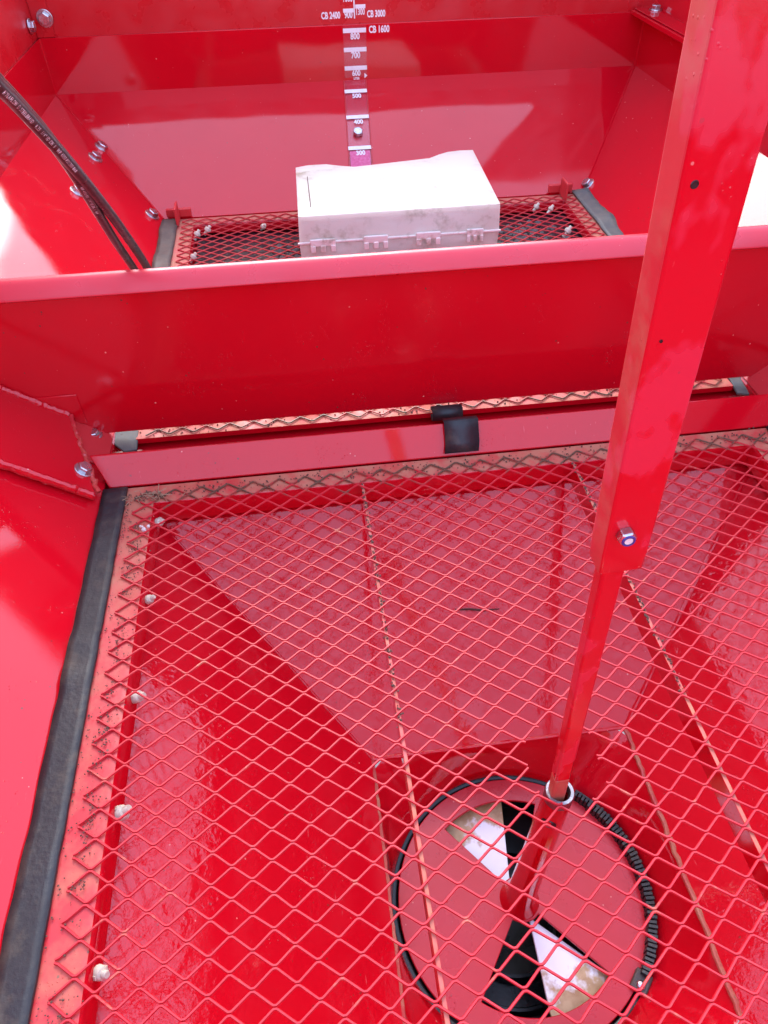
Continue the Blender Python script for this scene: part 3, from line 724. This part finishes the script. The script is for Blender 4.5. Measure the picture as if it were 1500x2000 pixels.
obj('mark', MB().sheet([(12.32, YW-.01, 5.12), (12.52, YW-.01, 5.28), (12.32, YW-.01, 5.44)], .02, (0,1,0)), 'print', LG)
for s, s_ in (('500', 9.30), ('400', 7.10), ('300', 4.54)):
    obj('lettering', text_mb(s, .5, onslope(scx(s_)+.02, s_-.58, .115), (1,0,0), sld, .0, 'CENTER', .035, squash=.82), 'print', LG)
gb = obj('bolt', bolt_mb(.34, .26, washer=False), 'zinc', LG, bevel=.03, org=(0,0,0)); place(gb, LG, onslope(11.36, 5.75, .1), sln, .2, first=True)

# ---------------------------------------------------------------- white plastic case on the back screen
PC = thing('plastic_case', (12.2, 33, .1), 'milky white plastic carry case lying on the back mesh screen', 'case')
back = [(6.86,36.71),(7.63,37.0),(8.7,36.99),(9.44,36.62),(10.33,36.3),(12.51,36.61),(15.06,36.97),(15.72,37.48),(16.32,37.83),(17.15,37.97),(17.95,37.92)]
outl = [(6.71, 29.5), (17.62, 29.5)] + back[::-1]
def inset(p, d):
    c = Vector((12.2, 33.6)); return [tuple(Vector(q) + (c-Vector(q)).normalized()*d*1.35) for q in p]
def shell(z0, z1, inner, top, draft=.06):
    """hollow half of the case: outer wall, inner wall, closed at the far side"""
    mb = MB(); n = len(outl)
    zo, zc = (z0, z1) if top else (z1, z0)          # open rim, closed side
    zi = zc - .12 if top else zc + .12
    rings = [[(x, y, zo) for x, y in outl], [(x, y, zc) for x, y in inset(outl, draft)],]
    for rg in rings: mb.v += [Vector(p) for p in rg]
    mb.v += [Vector((x, y, zo)) for x, y in inset(outl, inner)] + [Vector((x, y, zi)) for x, y in inset(outl, inner+draft)]
    for k in range(n):
        k2 = (k+1) % n
        mb.f += [(k, k2, n+k2, n+k), (2*n+k, 2*n+k2, k2, k), (2*n+k2, 2*n+k, 3*n+k, 3*n+k2)]
    mb.f += [tuple(range(n, 2*n)), tuple(range(3*n, 4*n))]
    return mb
obj('lid', shell(2.02, 3.4, .12, True), 'case_lid', PC, bevel=.13, seg=3)
obj('base', shell(.1, 1.98, .12, False), 'case', PC, bevel=.05)
obj('seam_lip', MB().box((6.62, 29.40, 1.95), (17.7, 29.52, 2.05)), 'clip', PC, bevel=.02)
for x in (7.55, 16.9): obj('stiffener', MB().box((x-.05, 29.6, .3), (x+.05, 29.85, 3.2)), 'clip', PC)
def clip(x0, x1):
    mb = MB().box((x0, 29.28, 1.85), (x1, 29.42, 2.22)); wd = (x1-x0)/5
    for k in (0, 2, 4): mb.box((x0+k*wd, 29.22, 1.55), (x0+(k+1)*wd, 29.41, 1.9))
    return mb
for x0, x1 in ((7.28, 8.63), (10.15, 11.46), (13.01, 14.33), (15.8, 16.7)): obj('clip', clip(x0, x1), 'clip', PC, bevel=.03)
obj('crack', MB().tube([(7.54, 35.1, 3.40), (7.52, 33, 3.40), (7.5, 30.7, 3.40)], .025, 6), 'dirt', PC)
# paper sheets inside the case
pl = [('folded pale sheet leaning across the left half inside the case', (8.0, 31.0, .45), (4.2, .3, 0), (.2, 2.2, 1.3)),
      ('pale lilac sheet lying flat in the middle inside the case', (11.6, 31.2, .5), (3.0, -.6, .2), (.6, 3.6, .9)),
      ('narrow pale strip of paper slanting down at the right inside the case', (11.2, 30.2, 1.9), (5.4, .2, -.9), (.1, 1.2, .25)),
      ('wide white backing sheet added across the case to hide the red behind', (7.2, 32.0, .3), (10.0, .0, 0), (0, .3, 2.8)),  # added backing; keeps red from showing through the milky front
      ('crumpled pale sheet standing behind the right clip inside the case', (12.6, 30.6, .5), (3.8, .4, .5), (.1, 1.4, 1.2))]
for lb, o_, u_, v_ in pl:
    mb = MB(); n = 8
    for j in range(n+1):
        for i in range(n+1):
            p = Vector(o_) + Vector(u_)*(i/n) + Vector(v_)*(j/n); p.z += .12*noise.noise(p*.6); mb.v.append(p)
    for j in range(n):
        for i in range(n): a = j*(n+1)+i; mb.f.append((a, a+1, a+n+2, a+n+1))
    o = obj('paper_sheet', mb, 'paper', None, smooth=True); s = o.modifiers.new('thick', 'SOLIDIFY'); s.thickness = .02*U
    setp(o, lb, 'paper', 'papers in the plastic case')

# ---------------------------------------------------------------- hoses
def spline(pts, n):
    pts = [Vector(p) for p in pts]; out = []
    for i in range(len(pts)-1):
        a, b, c, d = pts[max(i-1,0)], pts[i], pts[i+1], pts[min(i+2, len(pts)-1)]
        for k in range(n):
            t = k/n; out.append(.5*((2*b) + (-a+c)*t + (2*a-5*b+4*c-d)*t*t + (-a+3*b-3*c+d)*t**3))
    return out + [pts[-1]]
h1 = spline([(2.35, 1.5, 16.9), (1.91, 5.52, 15.97), (1.76, 6.93, 15.27), (1.57, 8.58, 14.32), (1.42, 10.76, 12.81), (1.25, 13.21, 10.99), (1.1, 15.67, 8.97), (.92, 18.64, 6.23), (.7, 20.7, 3.64), (.4, 22.0, 1.2), (.2, 22.6, .35)], 10)
h2 = []
for i in range(16, len(h1)):                       # lies under the first hose, then swings out to its left
    p = h1[i]; tg = (h1[min(i+1, len(h1)-1)]-h1[i-1]).normalized(); v = (Vector((6.68, -7.89, 18.74))-p).normalized()
    sd = v.cross(tg).normalized(); sd = sd if sd.x < 0 else -sd; t = max(0, min(1, (i-30)/38))
    h2.append(p - v*.26 + sd*(.48*t*t*(3-2*t)-.04))
HO = thing('rubber_hose', h1[0], 'black rubber hose with white printed lettering curving down into the back hopper', 'hose')
obj('tube', MB().tube(h1, .145, 16), 'hose', HO, smooth=True)
HO2 = thing('rubber_hose', h2[0], 'second black rubber hose tucked under the printed hose at the left', 'hose')
obj('tube', MB().tube(h2, .14, 16), 'hose', HO2, smooth=True)
def hose_text(s, path, start, size, tilt, parent, rad=.145):
    d = [0.0]
    for a, b in zip(path, path[1:]): d.append(d[-1] + (b-a).length)
    camv = Vector((6.68, -7.89, 18.74))
    def mapf(x, y):
        q = start + x; i = 0
        while i < len(d)-2 and d[i+1] < q: i += 1
        t = (q-d[i])/max(1e-6, d[i+1]-d[i]); c = path[i].lerp(path[i+1], t); tg = (path[i+1]-path[i]).normalized()
        v = (camv-c); v = (v - tg*v.dot(tg)).normalized(); b = v.cross(tg)   # v faces up towards where the print sits
        th = (y-size*.35)/rad + tilt
        return c + (v*math.cos(th) + b*math.sin(th))*(rad+.006)
    return obj('lettering', text_mb(s, size, None, None, None, 0, 'LEFT', .02, mapf=mapf, track=1.35), 'hose_print', parent)
hose_text('- 6  A   HYLAFLOW ® STEELBRAID   4.35  1/4" ID DN 6   WP 4350 PSI/300 BAR', h1, 5.0, .125, -.05, HO)
hose_text('WP 4350 PSI  1/4" ID DN 6  WP', h2, 6.6, .115, -.2, HO2, .14)

# ---------------------------------------------------------------- loose bits
def slope_f(x, y): # front funnel far facet
    return FY1, 0
fn = Vector((0, -(fz-TZ), FY1-TY1)).normalized()
def fpl(x, y): return Vector((x, y, fz + (FY1-y)*(TZ-fz)/(FY1-TY1)))
tw = [fpl(11.35, 8.75), fpl(11.9, 8.72), fpl(12.5, 8.62), fpl(13.1, 8.62)]
t = obj('twig', MB().tube([p+fn*.04 for p in tw], [.03, .045, .04, .02], 6), 'twig', None, smooth=True)
setp(t, 'thin dark twig lying on the far funnel slope under the front screen', 'twig')
# straw and soil caught in the far left corner of the front screen
mb = MB()
for i in range(46):
    c = Vector((random.gauss(.15, .45), random.gauss(12.75, .16), random.uniform(.04, .16))); a = random.uniform(0, PI); L = random.uniform(.12, .42)
    d = Vector((math.cos(a), math.sin(a), random.uniform(-.15, .15)))*L*.5
    mb.tube([c-d, c, c+d], .014, 4)
setp(obj('straw_debris', mb, 'straw'), kind='stuff')
def blob(mb, c, r, seed=0):
    o = len(mb.v); bm = bmesh.new(); bmesh.ops.create_icosphere(bm, subdivisions=1, radius=r)
    for v in bm.verts: v.co *= 1 + .35*noise.noise(v.co*(1.2/r) + Vector((seed, 0, 0)))
    mb.add([v.co + Vector(c) for v in bm.verts], [tuple(v.index for v in f.verts) for f in bm.faces]); bm.free()
mb = MB()
for i in range(300):                      # soil crumbs along the left frame bar and flap
    y = 13-20*random.random()**1.6; blob(mb, (random.choice([random.gauss(-.72, .06), random.uniform(-.8, .3)]), y, .03), random.uniform(.008, .028), i)
for n_ in range(-30, 34):
    if random.random() < .55:
        yy = n_*S/2*1.0; k_ = random.randint(8, 26) if n_ < 20 else random.randint(14, 34)
        for i in range(k_): blob(mb, (random.gauss(-.22, .14), yy+random.gauss(0, .09), .05+random.uniform(-.03, .04)), random.uniform(.008, .03), i+n_)
for i in range(420):                      # along the far frame bar
    blob(mb, (random.uniform(-.5, 25), random.gauss(12.95, .2), .02), random.uniform(.012, .04), i)
for x in (8.2, 16.65):
    for i in range(160): blob(mb, (x+random.gauss(0, .05), random.uniform(2, 12.4), .0), random.uniform(.012, .045), i)
for i in range(130): blob(mb, (random.uniform(-2, 24), random.gauss(16.0, .5)*0+random.uniform(16.5, 17.0), .0), random.uniform(.015, .05), i)
setp(obj('soil_crumbs', mb, 'dirt'), kind='stuff')
mb = MB()
for i in range(60): blob(mb, (random.gauss(20.5, 1.1), random.gauss(34.5, 1.2), -.80+random.uniform(-.1,.1)), random.uniform(.1, .28), i)
for i in range(60): blob(mb, (random.gauss(6.3, .9), random.gauss(34., 1.0), -.80+random.uniform(-.1,.1)), random.uniform(.1, .28), i)
setp(obj('grey_crumbs', mb, 'crumb'), kind='stuff')
mb = MB()
for c, r_ in (((.05, 10.95, .10), .10), ((.2, 11.1, .10), .07), ((-.1, 11.15, .08), .05), ((.02, 11.0, .2), .05)): blob(mb, c, r_, r_*50)
setp(obj('bird_dropping', mb, 'white_bit'), 'white bird dropping stuck to the front screen corner beside the rubber flap', 'dropping')
